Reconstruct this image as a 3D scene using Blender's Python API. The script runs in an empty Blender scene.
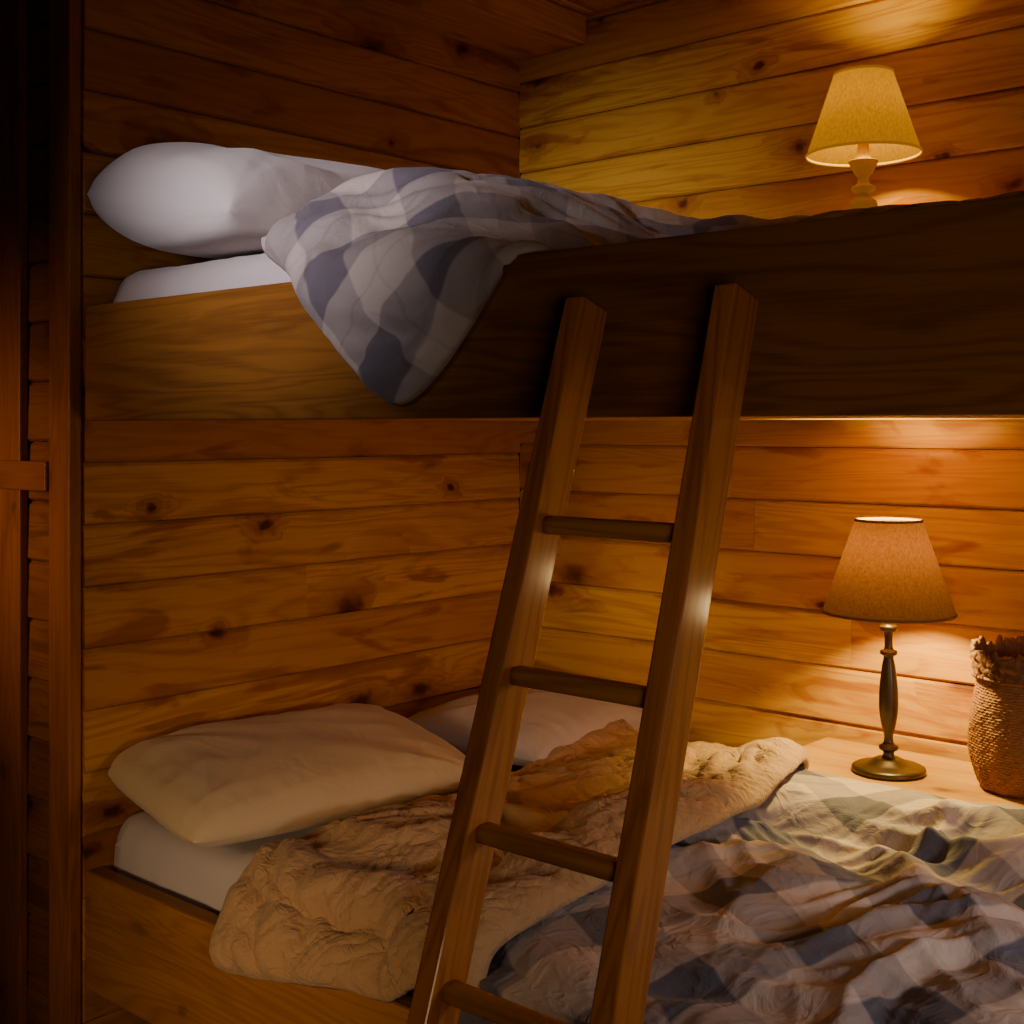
import bpy, bmesh, math, random, time
import numpy as np
from mathutils import Vector, Matrix, noise
random.seed(7)
T0=time.time()
scene=bpy.context.scene
col=scene.collection

# ------------------------------------------------------------ helpers
def link(o,parent=None):
    col.objects.link(o)
    if parent is not None:
        o.parent=parent
        o.matrix_parent_inverse=Matrix.Translation(-parent.location)
    return o
def meshobj(name,verts,faces,mat=None,parent=None,smooth=False,label=None,category=None,kind=None):
    me=bpy.data.meshes.new(name)
    me.from_pydata([tuple(v) for v in verts],[],faces)
    me.update()
    if smooth:
        for p in me.polygons: p.use_smooth=True
    o=bpy.data.objects.new(name,me)
    link(o,parent)
    if mat: me.materials.append(mat)
    tag(o,label,category,kind)
    return o
def tag(o,label=None,category=None,kind=None):
    if label: o["label"]=label
    if category: o["category"]=category
    if kind: o["kind"]=kind
def empty(name,loc,label,category):
    o=bpy.data.objects.new(name,None); o.location=loc; o.empty_display_size=.05
    col.objects.link(o); tag(o,label,category); 
    return o
def box(name,x0,x1,y0,y1,z0,z1,mat,parent=None,bev=.004,seg=2,**k):
    bm=bmesh.new()
    bmesh.ops.create_cube(bm,size=1)
    for v in bm.verts:
        v.co=Vector(((x0+x1)/2+v.co.x*(x1-x0),(y0+y1)/2+v.co.y*(y1-y0),(z0+z1)/2+v.co.z*(z1-z0)))
    if bev: bmesh.ops.bevel(bm,geom=list(bm.edges),offset=bev,segments=seg,affect='EDGES',profile=.5)
    me=bpy.data.meshes.new(name); bm.to_mesh(me); bm.free()
    o=bpy.data.objects.new(name,me); link(o,parent); me.materials.append(mat); tag(o,**k)
    return o
def lathe(name,prof,loc,mat,parent=None,segs=64,disp=None,closed=True,smooth=True,**k):
    vs=[];fs=[]
    n=len(prof)
    for i,(r,z) in enumerate(prof):
        for j in range(segs):
            a=2*math.pi*j/segs
            rr=r+(disp(a,i,z) if disp else 0)
            vs.append((loc[0]+rr*math.cos(a),loc[1]+rr*math.sin(a),loc[2]+z))
    for i in range(n-1):
        for j in range(segs):
            fs.append((i*segs+j,i*segs+(j+1)%segs,(i+1)*segs+(j+1)%segs,(i+1)*segs+j))
    if closed:
        fs.append(tuple(range(segs-1,-1,-1))); fs.append(tuple((n-1)*segs+j for j in range(segs)))
    return meshobj(name,vs,fs,mat,parent,smooth,**k)

# ------------------------------------------------------------ node helpers
class NT:
    def __init__(s,name):
        s.m=bpy.data.materials.new(name); s.m.use_nodes=True; s.t=s.m.node_tree; s.t.nodes.clear()
        s.out=s.t.nodes.new('ShaderNodeOutputMaterial')
    def n(s,typ,**kw):
        nd=s.t.nodes.new(typ)
        for k,v in kw.items(): setattr(nd,k,v)
        return nd
    def l(s,a,b): s.t.links.new(a,b)
    def inp(s,nd,key,val):
        if isinstance(val,bpy.types.NodeSocket): s.l(val,nd.inputs[key])
        else: nd.inputs[key].default_value=val
    def math(s,op,a,b=0.0,clamp=False):
        nd=s.n('ShaderNodeMath',operation=op); nd.use_clamp=clamp
        s.inp(nd,0,a); s.inp(nd,1,b); return nd.outputs[0]
    def mix(s,f,a,b,mode='MIX'):
        nd=s.n('ShaderNodeMix',data_type='RGBA',blend_type=mode)
        s.inp(nd,0,f); s.inp(nd,6,a); s.inp(nd,7,b); return nd.outputs[2]
    def noise(s,vec,scale,detail=4,dist=0,rough=.5):
        nd=s.n('ShaderNodeTexNoise'); s.l(vec,nd.inputs['Vector'])
        nd.inputs['Scale'].default_value=scale; nd.inputs['Detail'].default_value=detail
        nd.inputs['Distortion'].default_value=dist; nd.inputs['Roughness'].default_value=rough
        return nd.outputs[0]
    def ramp(s,f,stops):
        nd=s.n('ShaderNodeValToRGB'); e=nd.color_ramp.elements
        while len(e)<len(stops): e.new(.5)
        for i,(p,c) in enumerate(stops):
            e[i].position=p; e[i].color=(c,c,c,1) if not isinstance(c,tuple) else c
        s.l(f,nd.inputs[0]); return nd.outputs[0]
    def comb(s,x,y,z):
        nd=s.n('ShaderNodeCombineXYZ'); s.inp(nd,0,x); s.inp(nd,1,y); s.inp(nd,2,z); return nd.outputs[0]
    def bsdf(s,base,rough,bump=None,bstr=.3,bdist=.01,**kw):
        b=s.n('ShaderNodeBsdfPrincipled'); s.inp(b,'Base Color',base); s.inp(b,'Roughness',rough)
        for k,v in kw.items(): s.inp(b,k.replace('_',' '),v)
        if bump is not None:
            bp=s.n('ShaderNodeBump'); bp.inputs['Strength'].default_value=bstr; bp.inputs['Distance'].default_value=bdist
            s.l(bump,bp.inputs['Height']); s.l(bp.outputs[0],b.inputs['Normal'])
        s.l(b.outputs[0],s.out.inputs[0]); return b
def c4(r,g,b): return (r,g,b,1)

def wood(name,axis,light,mid,dark,knots=1.0,rough=.45,off=0.0,var=.45,contrast=1.0,bstr=.3,**bk):
    t=NT(name)
    tc=t.n('ShaderNodeTexCoord'); sp=t.n('ShaderNodeSeparateXYZ'); t.l(tc.outputs['Object'],sp.inputs[0])
    X,Y,Z=sp.outputs
    if axis=='X': al,cr=X,t.math('ADD',Z,Y)
    elif axis=='Y': al,cr=Y,t.math('ADD',Z,X)
    else: al,cr=Z,t.math('ADD',X,Y)
    at=t.n('ShaderNodeAttribute',attribute_name='board'); R=t.math('ADD',at.outputs['Fac'],off)
    al=t.math('ADD',al,t.math('MULTIPLY',R,13.7)); cr=t.math('ADD',cr,t.math('MULTIPLY',R,5.3))
    wob=t.noise(t.comb(al,cr,0.0),34,3)
    wob2=t.noise(t.comb(al,cr,3.0),9,2)
    kv=t.comb(t.math('ADD',t.math('MULTIPLY',al,.6),t.math('MULTIPLY',wob2,.05)),cr,0.0)
    vo=t.n('ShaderNodeTexVoronoi',voronoi_dimensions='2D'); t.l(kv,vo.inputs['Vector']); vo.inputs['Scale'].default_value=5.2
    sc=t.n('ShaderNodeSeparateColor'); t.l(vo.outputs['Color'],sc.inputs[0])
    d=t.math('ADD',vo.outputs['Distance'],t.math('MULTIPLY',t.math('SUBTRACT',wob,.5),.17))
    d=t.math('MULTIPLY',d,t.math('ADD',.58,t.math('MULTIPLY',sc.outputs[1],1.8)))
    sel=t.math('GREATER_THAN',sc.outputs[0],.38)
    core=t.math('MULTIPLY',t.ramp(d,[(.03,1.0),(.11,0.0)]),sel)
    halo=t.math('MULTIPLY',t.ramp(d,[(.0,1.0),(.38,0.0)]),sel)
    gv=t.comb(t.math('MULTIPLY',al,.8),t.math('MULTIPLY',cr,9.0),0.0)
    g=t.noise(gv,1.0,3,.35,.45)
    ph=t.math('ADD',t.math('MULTIPLY',g,100.0),t.math('MULTIPLY',halo,13.0*min(1,knots)))
    ring=t.math('ADD',t.math('MULTIPLY',t.math('SINE',ph),.5),.5)
    ring=t.math('POWER',ring,2.0)
    fv=t.comb(t.math('MULTIPLY',al,7.0),t.math('MULTIPLY',cr,260.0),0.0)
    fine=t.noise(fv,1.0,3)
    blot=t.noise(t.comb(t.math('MULTIPLY',al,2.0),t.math('MULTIPLY',cr,10.0),0.0),1.3,3)
    tone=t.math('ADD',t.math('MULTIPLY',ring,.46*contrast),t.math('MULTIPLY',t.math('SUBTRACT',fine,.5),.95*max(1,contrast)))
    tone=t.math('ADD',tone,t.math('MULTIPLY',t.math('SUBTRACT',blot,.42),.9),clamp=True)
    c=t.mix(tone,light,mid)
    fr=t.math('FRACT',t.math('MULTIPLY',R,7.31))
    c=t.mix(t.math('MULTIPLY',fr,var),c,mid)
    c=t.mix(t.math('MULTIPLY',t.math('MULTIPLY',halo,.8),knots),c,dark)
    red=t.ramp(t.noise(t.comb(t.math('MULTIPLY',al,3.0),t.math('MULTIPLY',cr,14.0),9.0),1.0,4,1.0),[(.56,0.0),(.65,1.0)])
    c=t.mix(t.math('MULTIPLY',red,.6*knots),c,dark)
    c=t.mix(t.math('MULTIPLY',core,knots*.88),c,c4(dark[0]*.3,dark[1]*.28,dark[2]*.3))
    h=t.math('SUBTRACT',t.math('MULTIPLY',fine,.6),t.math('MULTIPLY',ring,.3))
    t.bsdf(c,rough,h,bstr,.002,**bk)
    return t.m

PINE=(c4(.70,.40,.048),c4(.45,.168,.0135),c4(.26,.052,.008))
PINE_SHADED=(c4(.62,.30,.036),c4(.34,.108,.010),c4(.2,.038,.006))  # same pine, shade of the dim left wall put into the colour
SP=dict(Specular_IOR_Level=.18)
w_wallY=wood('pine_wall_y','Y',*PINE_SHADED,rough=.55,var=.75,**SP)
w_wallX=wood('pine_wall_x','X',*PINE,off=.37,rough=.55,var=.6,**SP)
w_ceil=wood('pine_ceiling','Y',*PINE,off=.11,**SP)
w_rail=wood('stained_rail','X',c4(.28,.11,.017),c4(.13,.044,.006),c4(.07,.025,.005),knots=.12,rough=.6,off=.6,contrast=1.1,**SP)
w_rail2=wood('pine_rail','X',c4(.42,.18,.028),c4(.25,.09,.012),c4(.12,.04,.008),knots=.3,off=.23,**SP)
w_beam=wood('beam_wood','Y',*PINE,off=.9,**SP)
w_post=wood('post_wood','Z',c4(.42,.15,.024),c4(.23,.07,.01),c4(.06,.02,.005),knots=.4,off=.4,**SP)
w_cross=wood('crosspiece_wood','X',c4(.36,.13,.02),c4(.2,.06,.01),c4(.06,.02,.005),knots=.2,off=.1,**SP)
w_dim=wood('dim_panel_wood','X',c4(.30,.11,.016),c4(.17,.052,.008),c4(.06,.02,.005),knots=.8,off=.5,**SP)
w_stile=wood('ladder_wood','Z',c4(.58,.245,.04),c4(.30,.105,.015),c4(.1,.035,.01),knots=.1,rough=.55,off=.8,contrast=1.4,bstr=.4,Coat_Weight=.5,Coat_Roughness=.11,Coat_Tint=c4(1,.7,.25))
w_rung=wood('rung_wood','X',c4(.50,.21,.034),c4(.28,.10,.014),c4(.1,.04,.01),knots=0,rough=.5,off=.2,contrast=1.3,Coat_Weight=.12,Coat_Roughness=.25)
w_shelf=wood('shelf_wood','X',c4(.62,.37,.05),c4(.46,.21,.028),c4(.2,.06,.015),knots=.6,rough=.5,off=.77,**SP)
w_floor=wood('floor_wood','Y',c4(.2,.09,.02),c4(.11,.045,.01),c4(.05,.02,.006),knots=.5)

def boards(name,along,a0,a1,c0,c1,face,normal,mat,pitch=.1135,thick=.022,c_axis='Z',label=None,start=0.0,jmin=1.3,jmax=3.0):
    vs=[];fs=[];val=[]
    rows=int(math.ceil((c1-c0)/pitch))+1
    g=.0046
    for r in range(-1,rows):
        b0=c0+start+r*pitch; b1=b0+pitch-.0013
        b0c=max(b0,c0); b1c=min(b1,c1)
        if b1c-b0c<.01: continue
        cuts=[a0]; a=a0+random.uniform(.35,jmax)
        while a<a1-.25:
            cuts.append(a); a+=random.uniform(jmin,jmax)
        cuts.append(a1)
        for s,e in zip(cuts[:-1],cuts[1:]):
            e-=.0008
            rv=random.random(); dz=random.uniform(-.0012,.0012)
            pr=[(0,b0c),(thick-g+dz+.001,b0c),(thick+dz+.0020,b0c+g),(thick+dz-.0016,b1c-g*1.5),(thick-g*1.5+dz,b1c),(0,b1c)]
            base=len(vs)
            for q in (s,e):
                for (dp,cc) in pr:
                    dd=face+normal*(dp-thick)
                    if along=='Y' and c_axis=='Z': vs.append((dd,q,cc))
                    elif along=='X' and c_axis=='Z': vs.append((q,dd,cc))
                    elif along=='Y' and c_axis=='X': vs.append((cc,q,dd))
                    else: vs.append((q,cc,dd))
            n=len(pr)
            for i in range(n):
                fs.append((base+i,base+(i+1)%n,base+n+(i+1)%n,base+n+i)); val.append(rv)
            fs.append(tuple(base+i for i in range(n))); val.append(rv)
            fs.append(tuple(base+n+i for i in reversed(range(n)))); val.append(rv)
    me=bpy.data.meshes.new(name); me.from_pydata(vs,[],fs)
    at=me.attributes.new('board','FLOAT','FACE'); at.data.foreach_set('value',val)
    o=bpy.data.objects.new(name,me); link(o); me.materials.append(mat)
    bm=bmesh.new(); bm.from_mesh(me); bmesh.ops.recalc_face_normals(bm,faces=bm.faces); bm.to_mesh(me); bm.free()
    tag(o,label,None,'structure')
    return o

# ------------------------------------------------------------ room
W=1.2
ZE=1.22
ZC=2.215
boards('wall_left','Y',0.0,W,0,ZC+.02,0.0,1,w_wallY,start=.022)
boards('wall_back','X',-.0,3.4,0,ZC+.02,W,-1,w_wallX,start=.045)
boards('ceiling','Y',-2.6,W,-1.2,3.4,ZC,-1,w_ceil,pitch=.12,c_axis='X')
boards('floor','Y',-2.6,W,-1.2,3.4,0.0,1,w_floor,pitch=.12,c_axis='X')
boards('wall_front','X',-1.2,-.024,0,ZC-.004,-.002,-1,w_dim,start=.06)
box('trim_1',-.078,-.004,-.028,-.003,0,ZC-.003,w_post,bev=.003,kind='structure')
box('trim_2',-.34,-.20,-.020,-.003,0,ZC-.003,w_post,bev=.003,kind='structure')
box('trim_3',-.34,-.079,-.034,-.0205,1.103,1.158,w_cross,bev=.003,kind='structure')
box('trim_4',0.001,.215,-2.5,W-.001,2.142,ZC-.003,w_beam,kind='structure')

# ------------------------------------------------------------ bunk frame
bed=empty('bunk_bed',(1,.6,0),"built-in wooden bunk bed with broad plank side rails","bunk bed")
XR=2.15
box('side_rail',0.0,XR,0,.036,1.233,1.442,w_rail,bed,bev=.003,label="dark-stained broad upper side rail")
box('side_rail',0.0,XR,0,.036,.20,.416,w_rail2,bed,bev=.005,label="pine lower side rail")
box('bed_base',0.0,XR,.037,W-.024,1.2365,1.288,w_shelf,bed,bev=.001)
box('bed_base',0.0,XR,.037,W-.024,.25,.278,w_shelf,bed,bev=.002)

# ------------------------------------------------------------ fabrics
def tc_obj(t):
    return t.n('ShaderNodeTexCoord').outputs['Object']
def fabric(name,color,rough=.85,crumple=.0,sheen=.2,cscale=14,subtle=.06):
    t=NT(name); v=tc_obj(t)
    n1=t.noise(v,9,3); n2=t.noise(v,500,2)
    c=t.mix(t.math('MULTIPLY',n1,subtle*3),color,c4(color[0]*.75,color[1]*.72,color[2]*.7))
    h=t.math('MULTIPLY',n2,.08)
    if crumple:
        cr=t.noise(v,cscale,4,1.0,.5)
        h=t.math('ADD',h,t.math('MULTIPLY',cr,crumple))
    t.bsdf(c,rough,h,.5,.012,Sheen_Weight=sheen)
    return t.m
f_white=fabric('white_cotton',c4(.52,.47,.455),crumple=.7,cscale=8)
f_sheet=fabric('sheet_cotton',c4(.52,.46,.45),crumple=1.2,cscale=6)
f_cream=fabric('cream_cotton',c4(.56,.42,.24),crumple=.9,cscale=9)

def plaid(name,light,dark,P=.15,rot=0.0,fuzz=60,bs=.6):
    t=NT(name); uv=t.n('ShaderNodeUVMap'); uv.uv_map='UVMap'
    mp=t.n('ShaderNodeMapping'); mp.inputs['Rotation'].default_value=(0,0,rot); t.l(uv.outputs[0],mp.inputs[0])
    sp=t.n('ShaderNodeSeparateXYZ'); t.l(mp.outputs[0],sp.inputs[0])
    bands=[]
    for s in (sp.outputs[0],sp.outputs[1]):
        f=t.math('FRACT',t.math('MULTIPLY',s,1/P))
        b=t.ramp(f,[(.0,0.0),(.02,1.0),(.46,1.0),(.48,0.0)])
        th=t.ramp(t.math('FRACT',t.math('ADD',f,.28)),[(.0,1.0),(.03,1.0),(.035,0.0)])
        bands.append(t.math('MAXIMUM',b,t.math('MULTIPLY',th,.25)))
    tw=t.math('ADD',t.math('MULTIPLY',bands[0],.55),t.math('MULTIPLY',bands[1],.45))
    n=t.noise(tc_obj(t),fuzz,3)
    c=t.mix(tw,light,dark)
    c=t.mix(t.math('MULTIPLY',n,.2),c,c4(light[0]*.6,light[1]*.55,light[2]*.5))
    cv=tc_obj(t); c1=t.noise(cv,15,4,1.2); rg=t.math('ABSOLUTE',t.math('SUBTRACT',c1,.5))
    h=t.math('ADD',t.math('MULTIPLY',rg,-1.4),t.math('MULTIPLY',t.noise(tc_obj(t),420,2),.06))
    t.bsdf(c,.88,h,bs,.012,Sheen_Weight=.1)
    return t.m
f_plaid_low=plaid('plaid_flannel',c4(.58,.46,.40),c4(.075,.075,.115),P=.20,rot=.45,bs=.55)
f_plaid_up=plaid('plaid_duvet_cotton',c4(.48,.41,.37),c4(.11,.098,.128),P=.17,rot=.62,bs=.4)

def quilt():
    t=NT('beige_quilt_cotton'); v=tc_obj(t)
    n=t.noise(v,30,4,1.0); n2=t.noise(v,80,3,.5)
    rg=t.math('ABSOLUTE',t.math('SUBTRACT',n,.5))
    h=t.math('ADD',t.math('MULTIPLY',rg,-1.5),t.math('MULTIPLY',n2,.25))
    c=t.mix(n,c4(.48,.29,.14),c4(.39,.23,.105))
    t.bsdf(c,.88,h,.7,.012,Sheen_Weight=.15)
    return t.m
f_quilt=quilt()

# ------------------------------------------------------------ numpy noise + cloth solver
def _h(ix,iy,s):
    n=(ix.astype(np.int64)*374761393+iy.astype(np.int64)*668265263+int(s)*1274126177)&0xffffffff
    n=((n^(n>>13))*1274126177)&0xffffffff
    return ((n^(n>>16))&0xffff)/65535.0*2*np.pi
def pn(x,y,s=0):
    x=np.asarray(x,float);y=np.asarray(y,float)
    x,y=np.broadcast_arrays(x,y)
    ix=np.floor(x);iy=np.floor(y);fx=x-ix;fy=y-iy
    u=fx*fx*fx*(fx*(fx*6-15)+10);v=fy*fy*fy*(fy*(fy*6-15)+10)
    def g(a,b):
        t=_h(ix+a,iy+b,s); return np.cos(t)*(fx-a)+np.sin(t)*(fy-b)
    return ((g(0,0)*(1-u)+g(1,0)*u)*(1-v)+(g(0,1)*(1-u)+g(1,1)*u)*v)*1.5
def rid(x,y,s,eps=.05):
    return 1-2.2*np.sqrt(pn(x,y,s)**2+eps*eps)
def ss(a,b,x):
    t=np.clip((x-a)/(b-a),0,1); return t*t*(3-2*t)

def pbd(P,R,H,steps=90,iters=10,kb2=.25,kb4=.12,gap=.012,damp=.92,mu=.8,dt=1/60):
    ny,nx,_=P.shape
    cons=[]
    def add(a,b,k):
        L=np.linalg.norm(R[a]-R[b],axis=-1); cons.append((a,b,L,k))
    J=np.arange(ny)[:,None]; I=np.arange(nx)[None,:]
    for gp,k in ((1,1.0),(2,kb2),(4,kb4)):
        for c in (0,1):
            i=np.arange(nx-gp); i=i[(i//gp)%2==c][None,:]
            if i.size: add((J+0*i,i+0*J),(J+0*i,i+gp+0*J),k)
            j=np.arange(ny-gp); j=j[(j//gp)%2==c][:,None]
            if j.size: add((j+0*I,I+0*j),(j+gp+0*I,I+0*j),k)
    for c in (0,1):
        i=np.arange(c,nx-1,2)[None,:]; j=np.arange(ny-1)[:,None]
        add((j+0*i,i+0*j),(j+1+0*i,i+1+0*j),.35)
        add((j+1+0*i,i+0*j),(j+0*i,i+1+0*j),.35)
    V=np.zeros_like(P)
    for st in range(steps):
        V*=damp; V[...,2]-=9.8*dt
        Q=P+V*dt
        for it in range(iters):
            for a,b,L,k in cons:
                A=Q[a];B=Q[b]; d=B-A; l=np.sqrt((d*d).sum(-1))+1e-9
                cr=(.5*k*(l-L)/l)[...,None]*d
                Q[a]=A+cr; Q[b]=B-cr
            h=H(Q[...,0],Q[...,1]); pv=h-Q[...,2]; ph=Q[...,1]+gap
            ins=(pv>0)&(ph>0)
            lat=ins&(ph<pv)
            up=ins&~lat
            Q[...,1]=np.where(lat,-gap,Q[...,1]); Q[...,2]=np.where(up,h,Q[...,2])
            if it%3==2:
                m=(up*mu)[...,None]
                Q[...,:2]=Q[...,:2]*(1-m)+P[...,:2]*m
                Q[...,0]=np.where(lat,Q[...,0]*.5+P[...,0]*.5,Q[...,0])
        V=(Q-P)/dt
        sp=np.sqrt((V*V).sum(-1,keepdims=True)); V*=np.minimum(1,1.2/(sp+1e-9))
        P=Q
    print('PBD',P.shape,round(time.time()-T0,1))
    return P
def up2(A):
    for ax in (0,1):
        A=np.swapaxes(A,0,ax)
        n=A.shape[0]; pad=np.concatenate([2*A[:1]-A[1:2],A,2*A[-1:]-A[-2:-1]])
        mid=(-pad[:-3]+9*pad[1:-2]+9*pad[2:-1]-pad[3:])/16
        out=np.empty((2*n-1,)+A.shape[1:]); out[0::2]=A; out[1::2]=mid
        A=np.swapaxes(out,0,ax)
    return A
def cloth_mesh(name,P,R,mat,thick,**k):
    ny,nx,_=P.shape
    fs=[(j*nx+i,j*nx+i+1,(j+1)*nx+i+1,(j+1)*nx+i) for j in range(ny-1) for i in range(nx-1)]
    o=meshobj(name,P.reshape(-1,3).tolist(),fs,mat,None,True,**k)
    me=o.data; uv=me.uv_layers.new(name='UVMap'); Rf=R.reshape(-1,2)
    li=np.zeros(len(me.loops),int); me.loops.foreach_get('vertex_index',li)
    uv.data.foreach_set('uv',Rf[li].ravel())
    s=o.modifiers.new('s','SOLIDIFY'); s.thickness=thick; s.offset=1
    return o
def normals(P,sm=3):
    gx=np.gradient(P,axis=1); gy=np.gradient(P,axis=0); n=np.cross(gx,gy); n/=np.linalg.norm(n,axis=-1,keepdims=True)+1e-9
    for _ in range(sm):
        n[1:-1,1:-1]=(n[1:-1,1:-1]+n[:-2,1:-1]+n[2:,1:-1]+n[1:-1,:-2]+n[1:-1,2:])/5
    return n
def smoothP(P,k):
    for _ in range(k):
        P[1:-1,1:-1]=.5*P[1:-1,1:-1]+.125*(P[:-2,1:-1]+P[2:,1:-1]+P[1:-1,:-2]+P[1:-1,2:])
        for e in (P[0],P[-1],P[:,0],P[:,-1]):
            e[1:-1]=.5*e[1:-1]+.25*(e[:-2]+e[2:])
    return P
def edgemask(R,w):
    def d(a,b): return np.linalg.norm(a-b,axis=-1)
    e1=d(R,R[:1]);e2=d(R,R[-1:]);e3=d(R,R[:,:1]);e4=d(R,R[:,-1:])
    e=np.minimum(np.minimum(e1,e2),np.minimum(e3,e4))
    t=np.clip(e/w,0,1); return np.sqrt(1-(1-t)**2)

# ------------------------------------------------------------ mattresses
def sstep(a,b,x):
    t=max(0,min(1,(x-a)/(b-a))); return t*t*(3-2*t)
def soft_box(name,x0,x1,y0,y1,z0,ztop,mat,**k):
    o=box(name,x0,x1,y0,y1,z0,1,mat,bev=0,**k)
    bm=bmesh.new(); bmesh.ops.create_cube(bm,size=1)
    bmesh.ops.subdivide_edges(bm,edges=list(bm.edges),cuts=44,use_grid_fill=True)
    for v in bm.verts:
        x=v.co.x+.5;y=v.co.y+.5;z=v.co.z+.5
        y=.5-.5*math.cos(math.pi*y); x=x*x*.5+x*.5
        X=x0+(x1-x0)*x; Y=y0+(y1-y0)*y
        zt=ztop(X,Y); Z=z0+(zt-z0)*z
        r=.055
        ex=max(0,.02-(X-x0),r-(x1-X)); ey=max(0,r-(Y-y0),r-(y1-Y))
        e=min(1,math.hypot(ex,ey)/r)
        Z-=r*(1-math.sqrt(max(0,1-e*e)))*z
        w_=.006*noise.noise(Vector((X*7,Y*7,Z*9)))+.003*(1-abs(noise.noise(Vector((X*14,Y*9+Z*9,3))))*3)
        v.co=Vector((X,Y+(1 if y>.5 else -1)*.006*math.sin(math.pi*z)+(w_ if y<.1 else 0),Z+w_*z))
    bm.to_mesh(o.data); bm.free()
    for p in o.data.polygons: p.use_smooth=True
    return o
m_up=soft_box('mattress',.006,2.1,.055,.93,1.289,lambda x,y:1.512-.115*sstep(.6,1.1,x),f_sheet,label="mattress with white fitted sheet on the upper bunk",category="mattress")
m_lo=soft_box('mattress',.006,2.1,.055,1.165,.279,lambda x,y:.502,f_sheet,label="mattress with white fitted sheet on the lower bunk",category="mattress")
# ------------------------------------------------------------ shelves
SZ=.585; UZ=1.56
def shelf(z,x0,y0,label):
    s=empty('wall_shelf',(1.5,1.05,z-.03),label,"shelf")
    box('shelf_board',x0,XR,y0,W-.023,z-.03,z,w_shelf,s,bev=.004)
    box('shelf_cleat',x0+.02,XR,W-.05,W-.023,z-.048,z-.031,w_shelf,s,bev=.002)
    return s
sh1=shelf(SZ,.86,.90,"pine ledge beside the lower bed under the lamp")
sh2=shelf(UZ,.80,.93,"pine ledge beside the upper bunk under the lamp")

# ------------------------------------------------------------ pillows
def pillow(name,L,Wd,T,mat,seed,loc,rot,zmin,xmin=.012,ea=4.5,eb=4.0,ep=.42,epb=None,cor=.04,wrk=.05,rip=1.0,**k):
    nx,ny=170,120
    a=np.linspace(-1,1,nx+1); b=np.linspace(-1,1,ny+1)
    a=np.sin(a*np.pi/2)*.6+a*.4; b=np.sin(b*np.pi/2)*.6+b*.4
    A,B=np.meshgrid(a,b)
    ca=np.abs(A)**3*np.abs(B)**3
    sx=1-.04*(1-B*B)*np.abs(A)**3-cor*ca; sy=1-.06*(1-A*A)*np.abs(B)**3-cor*ca*1.3
    X=A*L/2*sx; Y=B*Wd/2*sy
    e=np.clip(1-np.abs(A)**ea,0,1)**ep*np.clip(1-np.abs(B)**eb,0,1)**(epb or ep)
    edge=np.clip(1-e,0,1)
    wr=0
    for (cx,cy) in ((1,1),(1,-1),(-1,1),(-1,-1)):
        th=np.arctan2((B-cy),(A-cx)); r=np.hypot((B-cy)*.65,A-cx)
        wr=wr+rid(th*3.2+seed,r*.8+cx*3+cy,seed,.10)*np.exp(-((r-.45)/.30)**2)
    low=pn(A*1.2+seed,B*1.0,seed+3)*.08+rid(A*1.5+B*.7,B*1.3-A*.6+seed,seed+4,.10)*.07
    band=ss(.08,.35,edge)*(1-ss(.7,1,edge))
    ripple=rid(A*5,B*.9+seed,seed+8,.1)*band*.045+rid(A*.9,B*4+seed,seed+9,.1)*band*.035
    fac=(1+low+wr*wrk+ripple*rip)
    Zt=T*.56*e*fac; Zb=-T*.44*e*(1+low*.5)
    fs=[]
    n=nx+1
    brd=np.zeros((ny+1,nx+1),bool); brd[0]=brd[-1]=True; brd[:,0]=brd[:,-1]=True
    X=np.where(brd,X*(1+.008/L),X); Y=np.where(brd,Y*(1+.008/Wd),Y)
    top=np.stack([X,Y,Zt],-1).reshape(-1,3); bot=np.stack([X,Y,Zb],-1).reshape(-1,3)
    bf=brd.ravel(); idb=np.arange(bf.size).copy(); k2=bf.size; extra=[]
    for q in range(bf.size):
        if not bf[q]: idb[q]=k2; k2+=1; extra.append(bot[q])
    V=np.vstack([top,np.array(extra)])
    for j in range(ny):
        for i in range(nx):
            q=(j*n+i,j*n+i+1,(j+1)*n+i+1,(j+1)*n+i)
            fs.append(q); fs.append(tuple(int(idb[t]) for t in q[::-1]))
    M=Matrix.Translation(loc)@(Matrix.Rotation(rot[2],4,'Z')@Matrix.Rotation(rot[1],4,'Y')@Matrix.Rotation(rot[0],4,'X'))
    Mn=np.array(M); V=V@Mn[:3,:3].T+Mn[:3,3]
    z=V[:,2]; soft=.025
    V[:,2]=np.where(z<zmin+soft,zmin+soft*np.exp((z-zmin-soft)/soft),z)
    V[:,0]=np.where(V[:,0]<xmin+soft,xmin+soft*np.exp((V[:,0]-xmin-soft)/soft),V[:,0])
    return meshobj(name,V.tolist(),fs,mat,None,True,**k)
R90=math.radians(90)
rd=math.radians
p1=pillow('pillow',.76,.50,.20,f_white,33,(.245,.348,1.603),(rd(10),0,R90-.03),1.516,ea=6.0,eb=3.0,ep=.44,epb=.48,cor=.06,wrk=.02,rip=.45,label="plump white cotton pillow on the upper bunk",category="pillow")
p2=pillow('pillow',.64,.43,.130,f_cream,5,(.210,.318,.570),(rd(7),0,R90-.15),.508,ea=4,eb=3.0,ep=.48,epb=.5,cor=.06,wrk=.07,rip=1.2,label="cream cotton pillow leaning on the plank wall",category="pillow")
p3=pillow('pillow',.47,.42,.115,f_white,9,(.27,.925,.562),(0,0,R90+.03),.508,ea=3,eb=3,ep=.5,cor=0,label="flat white pillow in the corner of the lower bed",category="pillow")

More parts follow.
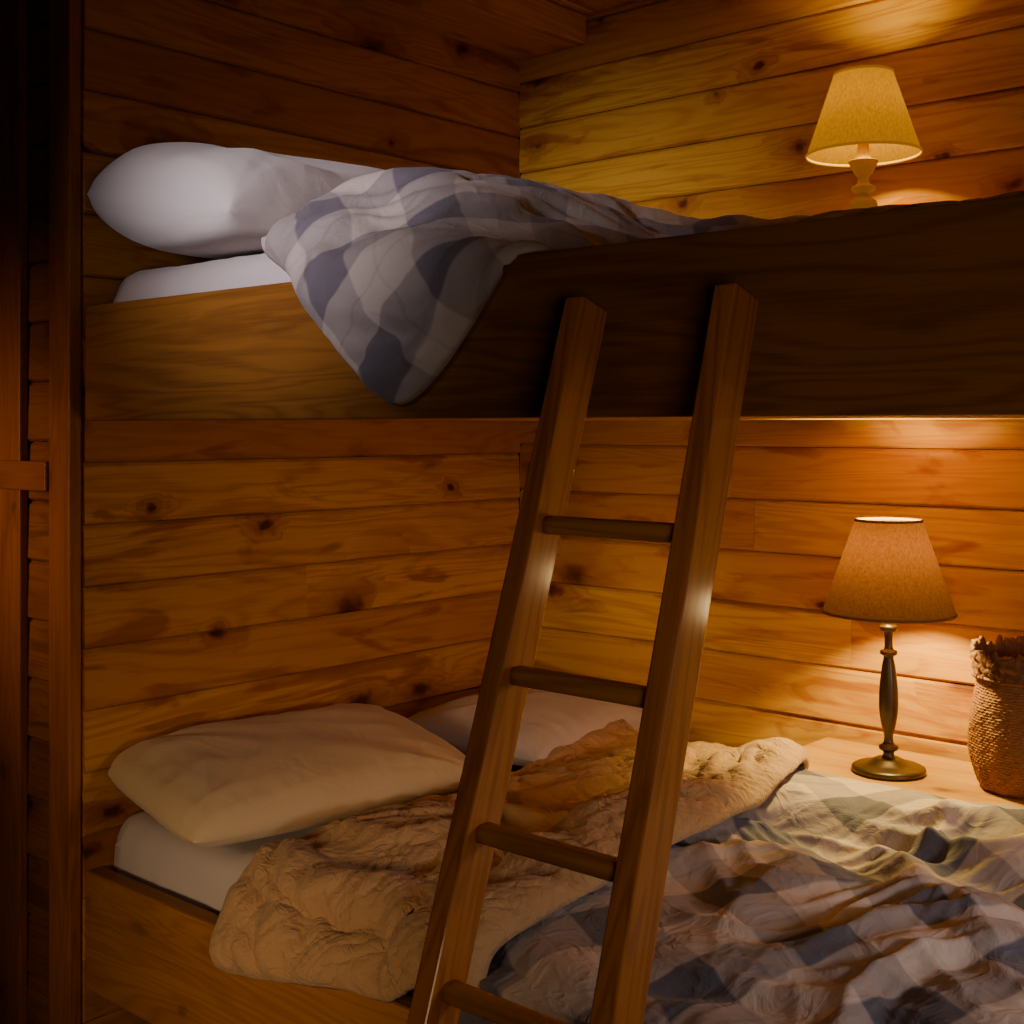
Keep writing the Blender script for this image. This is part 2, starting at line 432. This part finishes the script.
# ------------------------------------------------------------ cloths
CF=np.array([-.6638,.7478]); CR=np.array([.7478,.6638])
def setup(x0,x1,ya,yb,n_x,n_y,y0fn=None):
    u=np.linspace(0,1,n_x)[None,:]; v=np.linspace(0,1,n_y)[:,None]
    X=x0+(x1-x0)*u+0*v
    lo=y0fn(X) if y0fn is not None else ya
    Y=lo+(yb-lo)*v+0*X
    return np.stack([X,Y],-1)
# lower plaid blanket
def H_low(x,y):
    h=.508+.030*ss(.04,.3,y)+.022*pn(x*3,y*3,4)*ss(.04,.3,y)*ss(.9,.75,y)
    h=h+(.582-.538)*ss(.62,.86,y)
    h=h+.035*np.exp(-((x-1.0)/.10)**2-((y-.76)/.07)**2)
    h=np.where(y<.045,.421,h)
    return h
R=setup(.86,2.10,-.24,.98,120,122)
XY=R.copy()
XY[...,0]=1.43+(R[...,0]-1.43)*.96
yy=R[...,1]; XY[...,1]=np.where(yy<.10,yy,.10+(yy-.10)*.89)
cc0=np.array([1.43,.40])
def foldz(x,y):
    q=np.stack([x,y],-1)-cc0; ff=q@CF; rr=q@CR
    wx=rr*1.9+pn(ff*2.4,rr*2.4,2)*.7; wy=ff*6.2+pn(ff*2.4,rr*2.0,5)*2.4
    m=.6+.8*np.clip(.5+pn(x*2.6,y*2.6,15),0,1)
    a1,b1=ff*.85+rr*.5,-ff*.5+rr*.85
    wx2=b1*3.2+pn(ff*4,rr*4,12)*.8+4; wy2=a1*9.5+pn(ff*3.6,rr*3.2,25)*2.0
    a2,b2=ff*.9-rr*.42,ff*.42+rr*.9
    wx3=b2*6+pn(ff*6,rr*6,32)*.8; wy3=a2*18+pn(ff*6,rr*6,35)*2.0
    return (rid(wx,wy,3,.035)*.58+.32*rid(wx2,wy2,8,.03)+.07*rid(wx3,wy3,18,.025))*m
Z=.60+.02*foldz(XY[...,0],XY[...,1])
P=np.concatenate([XY,Z[...,None]],-1)
P=pbd(P,R,H_low,steps=36,iters=9,kb2=.15,kb4=.06,mu=.85)
P=smoothP(P,8); P=up2(P); R=up2(R); P=up2(P); R=up2(R)
N_=normals(P,14); x_,y_=P[...,0],P[...,1]
mask=ss(-.06,.05,y_)*(1-.65*ss(.78,.88,y_))
hang=(1-ss(-.06,.02,y_))
dsp=mask*(.031*(foldz(R[...,0]*.95,R[...,1]*.93)+.15))
dsp=dsp+hang*.008*rid(R[...,0]*9,R[...,1]*2,44,.08)
P=P+N_*dsp[...,None]
P[...,1]=np.where((P[...,2]<.50)&(P[...,1]<.05),np.minimum(P[...,1],-.008),P[...,1])
pl=cloth_mesh('plaid_blanket',P,R,f_plaid_low,.004,label="crumpled blue and beige plaid flannel blanket on the lower bed",category="blanket")
gx0,gy0,gs=.3,-.3,.015; G=np.zeros((120,140))
ii=((P[...,0]-gx0)/gs).astype(int).clip(0,139); jj=((P[...,1]-gy0)/gs).astype(int).clip(0,119)
np.maximum.at(G,(jj.ravel(),ii.ravel()),P[...,2].ravel())
G=np.where(G<.45,.45,G)
for _ in range(2):
    G2=G.copy()
    for a in (-1,0,1):
        for b in (-1,0,1): G2=np.maximum(G2,np.roll(np.roll(G,a,0),b,1))
    G=G2
for _ in range(3):
    G=(G+np.roll(G,1,0)+np.roll(G,-1,0)+np.roll(G,1,1)+np.roll(G,-1,1))/5
def lookG(x,y):
    fx=((x-gx0)/gs-.5).clip(0,138.999); fy=((y-gy0)/gs-.5).clip(0,118.999)
    i=fx.astype(int); j=fy.astype(int); a=fx-i; b=fy-j
    return (G[j,i]*(1-a)+G[j,i+1]*a)*(1-b)+(G[j+1,i]*(1-a)+G[j+1,i+1]*a)*b
def H_q(x,y):
    base=.508+.020*ss(.05,.2,y)*ss(.46,.56,x)
    base=base+.022*np.exp(-((x-.64)/.16)**2-((y-.22)/.22)**2)
    base=base+.075*np.exp(-((x-.28)/.2)**6-((y-.925)/.26)**6)
    base=base+.034*np.exp(-((x-.76)/.15)**2-((y-.78)/.24)**2)
    base=np.where(y<.045,.421,base)
    return np.where(y>.0,np.maximum(base,lookG(x,y)+.012),base)
def qy0(X): return -.090+.12*np.clip(X-.46,0,1)
R=setup(.43,1.0,0,1.09,82,146,qy0)
yy=R[...,1]
XY=np.stack([.715+(R[...,0]-.72)*.90+.02*np.sin(yy*3.2)+.03*ss(.25,.55,yy)*ss(.6,1.0,R[...,0])-.10*ss(.75,1.1,yy)*ss(.6,1.0,R[...,0]), np.where(yy<.10,yy,.10+(yy-.10)*.92)],-1)
XY[...,1]=np.where((XY[...,0]>.85)&(XY[...,1]>.88),.88+.12*(XY[...,1]-.88),XY[...,1])
def qz(x,y):
    w1=pn(x*4,y*4,31)*1.2; w2=pn(x*4+9,y*4,32)*1.2
    return .64*rid(x*4.8+w1,y*4.2+w2,3,.10)+.36*rid(x*10+w2,y*8+w1,6,.07)
Z=.62+.025*qz(XY[...,0],XY[...,1])
P=np.concatenate([XY,Z[...,None]],-1)
P=pbd(P,R,H_q,steps=40,iters=9,kb2=.25,kb4=.2,gap=.014,mu=.85)
P=smoothP(P,10); P=up2(P); R=up2(R); P=up2(P); R=up2(R)
u,v=R[...,0],R[...,1]
em=edgemask(R,.04)
puck=rid(u*26+pn(u*8,v*8,3)*1.5,v*26+pn(u*8,v*8,4)*1.5,9,.07)
a_,b_=u*.8+v*.6,u*-.6+v*.8
crk=rid(a_*14+pn(u*6,v*6,51)*1.5,b_*32+pn(u*7,v*7,52)*2.5,53,.06)
P=P+normals(P,16)*(em*(.005+.023*(qz(u,v)+.2)+.0023*puck+.0028*crk))[...,None]
qu=cloth_mesh('quilt',P,R,f_quilt,.011,label="rumpled beige quilt folded back across the lower bed",category="quilt")
# upper duvet
def H_up(x,y):
    m=1.516-.115*ss(.6,1.1,x)
    hump=.088*ss(.47,.56,x)*(1-ss(.80,1.12,x))*ss(.05,.20,y)*(1-ss(.72,.92,y))
    pil=.052*ss(.60,.50,x)*ss(.06,.16,y)*(1-ss(.66,.74,y))
    ridge=(.152-.016*ss(1.2,1.6,x)+.008*pn(x*8,y*3,5))*np.exp(-((y-.64)/.15)**2)*ss(.80,1.1,x)
    hump=np.maximum(hump*(1+.25*pn(x*6,y*6,3)),pil)
    return np.where(y<.045,1.447,m+hump+ridge)
def uy0(X):
    l=.055-(X-.40)*.52
    r=-.158+(X-.835)*.95
    k=110.0
    m=np.logaddexp(l*k,r*k)/k
    return np.minimum(.09,m)
R=setup(.41,2.02,0,.96,152,98,uy0)
u,v=R[...,0],R[...,1]
x=.465+(u-.41)*.955; y=np.where(v<.1,v,.1+(v-.1)*.93)
def dz(x,y):
    a=(x*.74+y*.67); b=(x*.67-y*.74)
    return .56*rid(a*1.8+pn(x*3,y*3,7)*.7,b*6.0+pn(x*2.6,y*2.6,4)*1.3,11,.02)+.34*rid(a*3.6+pn(x*5,y*5,19)*.6,b*11+pn(x*4,y*4,9)*1.2,13,.02)+.07*rid(a*9+pn(x*6,y*6,1),b*15+pn(x*6,y*6,2),14,.02)
Z=1.62+.03*dz(x,y)
Z=np.where(y<0,1.58+y*.5,Z)
P=np.stack([x,y,Z],-1)
P=pbd(P,R,H_up,steps=56,iters=10,kb2=.22,kb4=.14,gap=.005,mu=.85)
P=smoothP(P,6); P=up2(P); R=up2(R); P=up2(P); R=up2(R); u,v=R[...,0],R[...,1]
x=.465+(u-.41)*.955; y=np.where(v<.1,v,.1+(v-.1)*.93)
em=edgemask(R,.04)
flat=.05+.95*np.maximum(ss(1.15,.95,P[...,0]),ss(.25,.45,P[...,1])*.3)
flat=flat*(.65+.35*ss(-.03,.08,P[...,1]))
P=P+normals(P,14)*(em*((.038*dz(x,y)+.002)*flat)+.001)[...,None]
P[...,1]=np.where((P[...,2]<1.43)&(P[...,1]<.04),np.minimum(P[...,1],-.003),P[...,1])
cap=1.421+.30*ss(.18,.60,P[...,1])+.4*ss(1.16,1.02,P[...,0])
P[...,2]=np.where(P[...,1]>.04,np.minimum(P[...,2],cap),P[...,2])
du=cloth_mesh('duvet',P,R,f_plaid_up,.010,label="grey and navy plaid duvet spilling over the upper rail",category="duvet")

# ------------------------------------------------------------ ladder
lad=empty('ladder',(1.3,-.5,0),"leaning wooden ladder with two stiles and round rungs","ladder")
K=.334
def lp(z): return -.036-K*(1.377-z)
ZT=1.366
def stile(xt,xb):
    top=Vector((xt,lp(ZT),ZT)); bot=Vector((xb,lp(0.012),0.012))
    d=(top-bot); L=d.length; zc=d.normalized(); xc=Vector((1,0,0)); yc=zc.cross(xc).normalized(); xc=yc.cross(zc)
    w,dp=.028,.050
    bm=bmesh.new(); bmesh.ops.create_cube(bm,size=1)
    for v in bm.verts: v.co=Vector((v.co.x*w,v.co.y*dp,(v.co.z+.5)*L))
    bmesh.ops.bevel(bm,geom=list(bm.edges),offset=.0028,segments=2,affect='EDGES',profile=.5)
    me=bpy.data.meshes.new('stile'); bm.to_mesh(me); bm.free(); me.materials.append(w_stile)
    o=bpy.data.objects.new('stile',me); col.objects.link(o)
    M=Matrix(((xc.x,yc.x,zc.x,bot.x),(xc.y,yc.y,zc.y,bot.y),(xc.z,yc.z,zc.z,bot.z),(0,0,0,1)))
    o.parent=lad; o.matrix_parent_inverse=Matrix.Translation(-lad.location); o.matrix_basis=M
    return o
XL=(1.193,1.188); XRr=(1.398,1.425)
stile(*XL); stile(*XRr)
def xs(p,z): return p[1]+(p[0]-p[1])*z/ZT
for z in (1.111,.9495,.790,.638,.48,.32,.16):
    a=xs(XL,z)+.008; b=xs(XRr,z)-.008; y=lp(z)
    vs=[];fs=[];N=20;S=10
    for i in range(S+1):
        x=a+(b-a)*i/S
        for j in range(N):
            t=2*math.pi*j/N; ct,st=math.cos(t),math.sin(t)
            e=lambda q:(abs(q)**.7)*(1 if q>=0 else -1)
            vs.append((x,y+.013*e(ct),z+.0105*e(st)))
    for i in range(S):
        for j in range(N): fs.append((i*N+j,(i+1)*N+j,(i+1)*N+(j+1)%N,i*N+(j+1)%N))
    fs.append(tuple(range(N))); fs.append(tuple(S*N+j for j in reversed(range(N))))
    meshobj('rung',vs,fs,w_rung,lad,True)

# ------------------------------------------------------------ lamps
def shade_mat(name,colr,trans,emis,estr,mixf):
    t=NT(name); v=tc_obj(t)
    sp=t.n('ShaderNodeSeparateXYZ'); t.l(v,sp.inputs[0])
    w1=t.noise(t.comb(t.math('MULTIPLY',sp.outputs[0],300.0),t.math('MULTIPLY',sp.outputs[1],300.0),t.math('MULTIPLY',sp.outputs[2],60.0)),1,3)
    w2=t.noise(v,220,3)
    f=t.math('ADD',t.math('MULTIPLY',w1,.5),t.math('MULTIPLY',w2,.5))
    f=t.ramp(f,[(.35,.45),(.62,1.0)])
    cc=t.mix(f,c4(colr[0]*.4,colr[1]*.35,colr[2]*.25),colr)
    ct=t.mix(f,c4(trans[0]*.4,trans[1]*.35,trans[2]*.25),trans)
    d=t.n('ShaderNodeBsdfDiffuse'); t.l(cc,d.inputs[0])
    tr=t.n('ShaderNodeBsdfTranslucent'); t.l(ct,tr.inputs[0])
    m=t.n('ShaderNodeMixShader'); m.inputs[0].default_value=mixf; t.l(d.outputs[0],m.inputs[1]); t.l(tr.outputs[0],m.inputs[2])
    e=t.n('ShaderNodeEmission'); t.l(t.mix(f,c4(emis[0]*.5,emis[1]*.4,emis[2]*.3),emis),e.inputs[0]); e.inputs[1].default_value=estr
    a=t.n('ShaderNodeAddShader'); t.l(m.outputs[0],a.inputs[0]); t.l(e.outputs[0],a.inputs[1]); t.l(a.outputs[0],t.out.inputs[0])
    return t.m
def simple(name,colr,rough,metal=0.0,nscale=30,**kw):
    t=NT(name); n=t.noise(tc_obj(t),nscale,4)
    c=t.mix(n,colr,c4(colr[0]*.6,colr[1]*.6,colr[2]*.6)); t.bsdf(c,rough,n,.15,.003,Metallic=metal,**kw); return t.m
sh_low=shade_mat('brown_linen_shade',c4(.22,.10,.02),c4(.0175,.0060,.0016),c4(1,.34,.05),.03,.5)
sh_up=shade_mat('yellow_linen_shade',c4(.14,.07,.0),c4(.022,.0102,.0),c4(1,.38,.0),.42,.5)
m_bronze=simple('dark_bronze',c4(.12,.08,.04),.35,.6)
m_cer=simple('yellow_ceramic_glow',c4(.42,.22,.0005),.5,Specular_IOR_Level=.1,Emission_Color=c4(1,.38,0),Emission_Strength=.10)  # slight emission stands in for lamplight on the glazed stem
m_cord=simple('shade_trim',c4(.18,.09,.03),.8)
m_cordy=simple('shade_trim_glow',c4(.4,.2,.001),.8,Emission_Color=c4(1,.38,0),Emission_Strength=.25)  # yellow trim with added emission, so the rims look lit

def smooth_prof(pts,k=4):
    out=[]
    for i in range(len(pts)-1):
        p0=pts[max(i-1,0)];p1=pts[i];p2=pts[i+1];p3=pts[min(i+2,len(pts)-1)]
        for s in range(k):
            t=s/k
            f=lambda a,b,c,d:.5*((2*b)+(-a+c)*t+(2*a-5*b+4*c-d)*t*t+(-a+3*b-3*c+d)*t*t*t)
            out.append((max(.001,f(p0[0],p1[0],p2[0],p3[0])),f(p0[1],p1[1],p2[1],p3[1])))
    out.append(pts[-1]); return out
def make_lamp(loc,rb,rt,zb,zt,stem,base,mshade,mbody,mtrim,power,lcol,label,bh=.5):
    L=empty('table_lamp',loc,label,"lamp")
    lathe('lamp_base',base,loc,mbody,L,48)
    lathe('lamp_stem',smooth_prof(stem),loc,mbody,L,40)
    prof=[(rb+(rt-rb)*i/12,zb+(zt-zb)*i/12) for i in range(13)]
    lathe('lamp_shade',prof,loc,mshade,L,96,closed=False)
    for nm,r,z in (('shade_rim',rb,zb),('shade_rim',rt,zt)):
        pr=[(r+.0018*math.cos(a),z+.0028*math.sin(a)) for a in [2*math.pi*i/10 for i in range(11)]]
        lathe(nm,pr,loc,mtrim,L,96,closed=False)
    lathe('lamp_socket',[(.011,stem[-1][1]-.002),(.013,stem[-1][1]+.01),(.013,stem[-1][1]+.035),(.009,stem[-1][1]+.04)],loc,mbody,L,24)
    ld=bpy.data.lights.new('bulb','POINT'); ld.energy=power; ld.color=lcol; ld.shadow_soft_size=.022
    lo=bpy.data.objects.new('light_bulb',ld); lo.location=(loc[0],loc[1],loc[2]+zb+(zt-zb)*bh); col.objects.link(lo)
    lo.parent=L; lo.matrix_parent_inverse=Matrix.Translation(-L.location)
    return L
stem=[(.022,.012),(.020,.02),(.012,.027),(.010,.037),(.017,.042),(.017,.048),(.010,.053),(.008,.066),(.012,.082),(.017,.115),(.0165,.155),(.012,.195),(.009,.212),(.015,.217),(.015,.223),(.008,.228),(.008,.255),(.014,.260),(.016,.268),(.009,.276),(.008,.30)]
base=[(.064,0),(.067,.004),(.066,.009),(.060,.012),(.045,.014),(.035,.018),(.026,.024),(.022,.026)]
make_lamp((1.078,1.003,SZ+.001),.119,.060,.294,.464,stem,base,sh_low,m_bronze,m_cord,22,(1,.76,.25),"lit table lamp with brown tapered shade and turned bronze stem",.60)
stem2=[(.028,.018),(.020,.028),(.014,.045),(.020,.062),(.026,.075),(.024,.088),(.012,.098),(.010,.103),(.021,.109),(.022,.116),(.012,.122),(.011,.135),(.017,.142),(.026,.160),(.027,.166),(.014,.172),(.010,.20)]
base2=[(.052,0),(.055,.005),(.052,.012),(.038,.017),(.030,.02)]
make_lamp((1.012,1.035,UZ+.001),.106,.055,.178,.330,stem2,base2,sh_up,m_cer,m_cordy,9.5,(1,.74,.13),"lit table lamp with yellow shade and yellow ceramic stem",.60)

# ------------------------------------------------------------ basket
bl=(1.31,1.062,SZ+.001)
prof=smooth_prof([(.074,0),(.082,.006),(.090,.03),(.095,.06),(.096,.09),(.094,.125),(.089,.16),(.085,.185),(.084,.205),(.086,.225)],8)
def pr_at(z):
    for i in range(len(prof)-1):
        if prof[i][1]<=z<=prof[i+1][1]:
            t=(z-prof[i][1])/max(1e-6,prof[i+1][1]-prof[i][1]); return prof[i][0]+(prof[i+1][0]-prof[i][0])*t
    return prof[-1][0]
RH=.0048
def weave(a,i,z):
    row=int(z/RH); ir=noise.noise(Vector((math.cos(a)*9,math.sin(a)*9,row*3.7)))
    return (.0006+.0009*ir)*math.sin(a*60+math.pi*(row%2)+ir*1.5)*abs(math.sin(math.pi*z/RH))+.0014*abs(math.sin(math.pi*z/RH))*(1+ir)+.004*noise.noise(Vector((math.cos(a)*3,math.sin(a)*3,z*20)))
pp=[(pr_at(.212*i/220),.212*i/220) for i in range(221)]
inner=[(pr_at(.212*i/20)-.008,max(.006,.212*i/20)) for i in range(20,-1,-1)]
def basket_mat(nm,a,b,cx):
    bk=NT(nm); v=tc_obj(bk); n1=bk.noise(v,120,4); n2=bk.noise(v,12,3)
    cc=bk.mix(n1,a,b); cc=bk.mix(bk.math('MULTIPLY',n2,.4),cc,cx); bk.bsdf(cc,.65,n1,.6,.005); return bk.m
bk=basket_mat('wicker',c4(.32,.12,.035),c4(.09,.03,.01),c4(.36,.145,.045))
bk2=basket_mat('bark',c4(.24,.085,.026),c4(.05,.018,.007),c4(.32,.125,.045))
basket=empty('basket',bl,"brown woven wicker basket with rough bark rim","basket")
lathe('basket_body',pp+inner,bl,bk,basket,340,disp=lambda a,i,z: weave(a,i,z) if i<=220 else 0,closed=True)
segs=280; vs=[];fs=[]
rowsz=[0,.12,.24,.36,.48,.6,.72,.86,1,1,.7,.3,0]
for k_,t in enumerate(rowsz):
    for j in range(segs):
        a=2*math.pi*j/segs; ca_,sa_=math.cos(a),math.sin(a)
        ha=.050+.007*noise.noise(Vector((ca_*3,sa_*3,1)))+.016*noise.noise(Vector((ca_*12,sa_*12,2)))
        bark=.004*noise.noise(Vector((ca_*9,sa_*9,t*6.0)))+.0035*math.sin(t*20+a*6+2*noise.noise(Vector((ca_*5,sa_*5,4))))+.0015*noise.noise(Vector((ca_*40,sa_*40,t*9.0)))
        r=(.087+.006*t+bark+.002) if k_<=8 else (.083+.005*t)
        vs.append((bl[0]+r*ca_,bl[1]+r*sa_,bl[2]+.196+ha*t+.004*sa_+.003*noise.noise(Vector((ca_*8,sa_*8,7)))))
nR=len(rowsz)
for i in range(nR):
    for j in range(segs):
        fs.append((i*segs+j,i*segs+(j+1)%segs,((i+1)%nR)*segs+(j+1)%segs,((i+1)%nR)*segs+j))
meshobj('basket_rim',vs,fs,bk2,basket,True,label="rough dark bark rim")
pr=[(.089+.0035*math.cos(a),.197+.004*math.sin(a)) for a in [2*math.pi*i/10 for i in range(11)]]
lathe('basket_band',pr,bl,bk,basket,200,disp=lambda a,i,z:.0016*math.sin(a*60+i),closed=False)

# ------------------------------------------------------------ lights/world/camera
def area(name,loc,tgt,size,power,colr,spread=180):
    ld=bpy.data.lights.new(name,'AREA'); ld.energy=power; ld.color=colr; ld.size=size; ld.spread=math.radians(spread)
    o=bpy.data.objects.new(name,ld); o.location=loc
    o.rotation_euler=(Vector(tgt)-Vector(loc)).to_track_quat('-Z','Y').to_euler(); col.objects.link(o); return o
area('pillow_fill',(.95,-2.5,1.95),(.48,.18,1.58),.3,1.25,(1.0,.88,.94),20)  # narrow fill added to brighten the upper pillow; no window stands there
area('room_fill',(1.2,-2.0,.78),(.44,.12,.44),.4,1.0,(1.0,.66,.36),38)
area('room_fill',(2.3,-1.05,1.12),(1.4,.0,1.0),.35,.95,(1.0,.76,.54),100)  # unseen camera-side fill, added to lift the ladder and upper rail
area('room_fill',(2.62,.25,.98),(1.45,.38,.56),.16,1.3,(.95,.88,.86),80)  # unseen fill, set low to graze the blanket folds
area('room_fill',(-.5,-1.9,1.3),(-.2,0,1.05),.4,.5,(1.0,.55,.28),26)  # unseen warm fill, added to show the planks left of the post
ld=bpy.data.lights.new('stile_glint','POINT'); ld.energy=2.2; ld.color=(1,.66,.27); ld.shadow_soft_size=.03  # bare off-frame light, added for the glints on the ladder stiles
lo=bpy.data.objects.new('stile_glint_light',ld); lo.location=(2.1,1.0,.88); col.objects.link(lo)
w=bpy.data.worlds.new('world'); scene.world=w; w.use_nodes=True
bg=w.node_tree.nodes['Background']; bg.inputs[0].default_value=(.62,.34,.16,1); bg.inputs[1].default_value=.015
cd=bpy.data.cameras.new('camera'); cam=bpy.data.objects.new('camera',cd); col.objects.link(cam)
cam.location=(2.137,-1.237,ZE); cam.rotation_euler=(math.radians(90),0,math.asin(.6638))
cd.sensor_width=36; cd.lens=1289/1024*36; cd.shift_y=-84/1024; cd.clip_start=.02
scene.camera=cam
print('TOTAL',time.time()-T0)
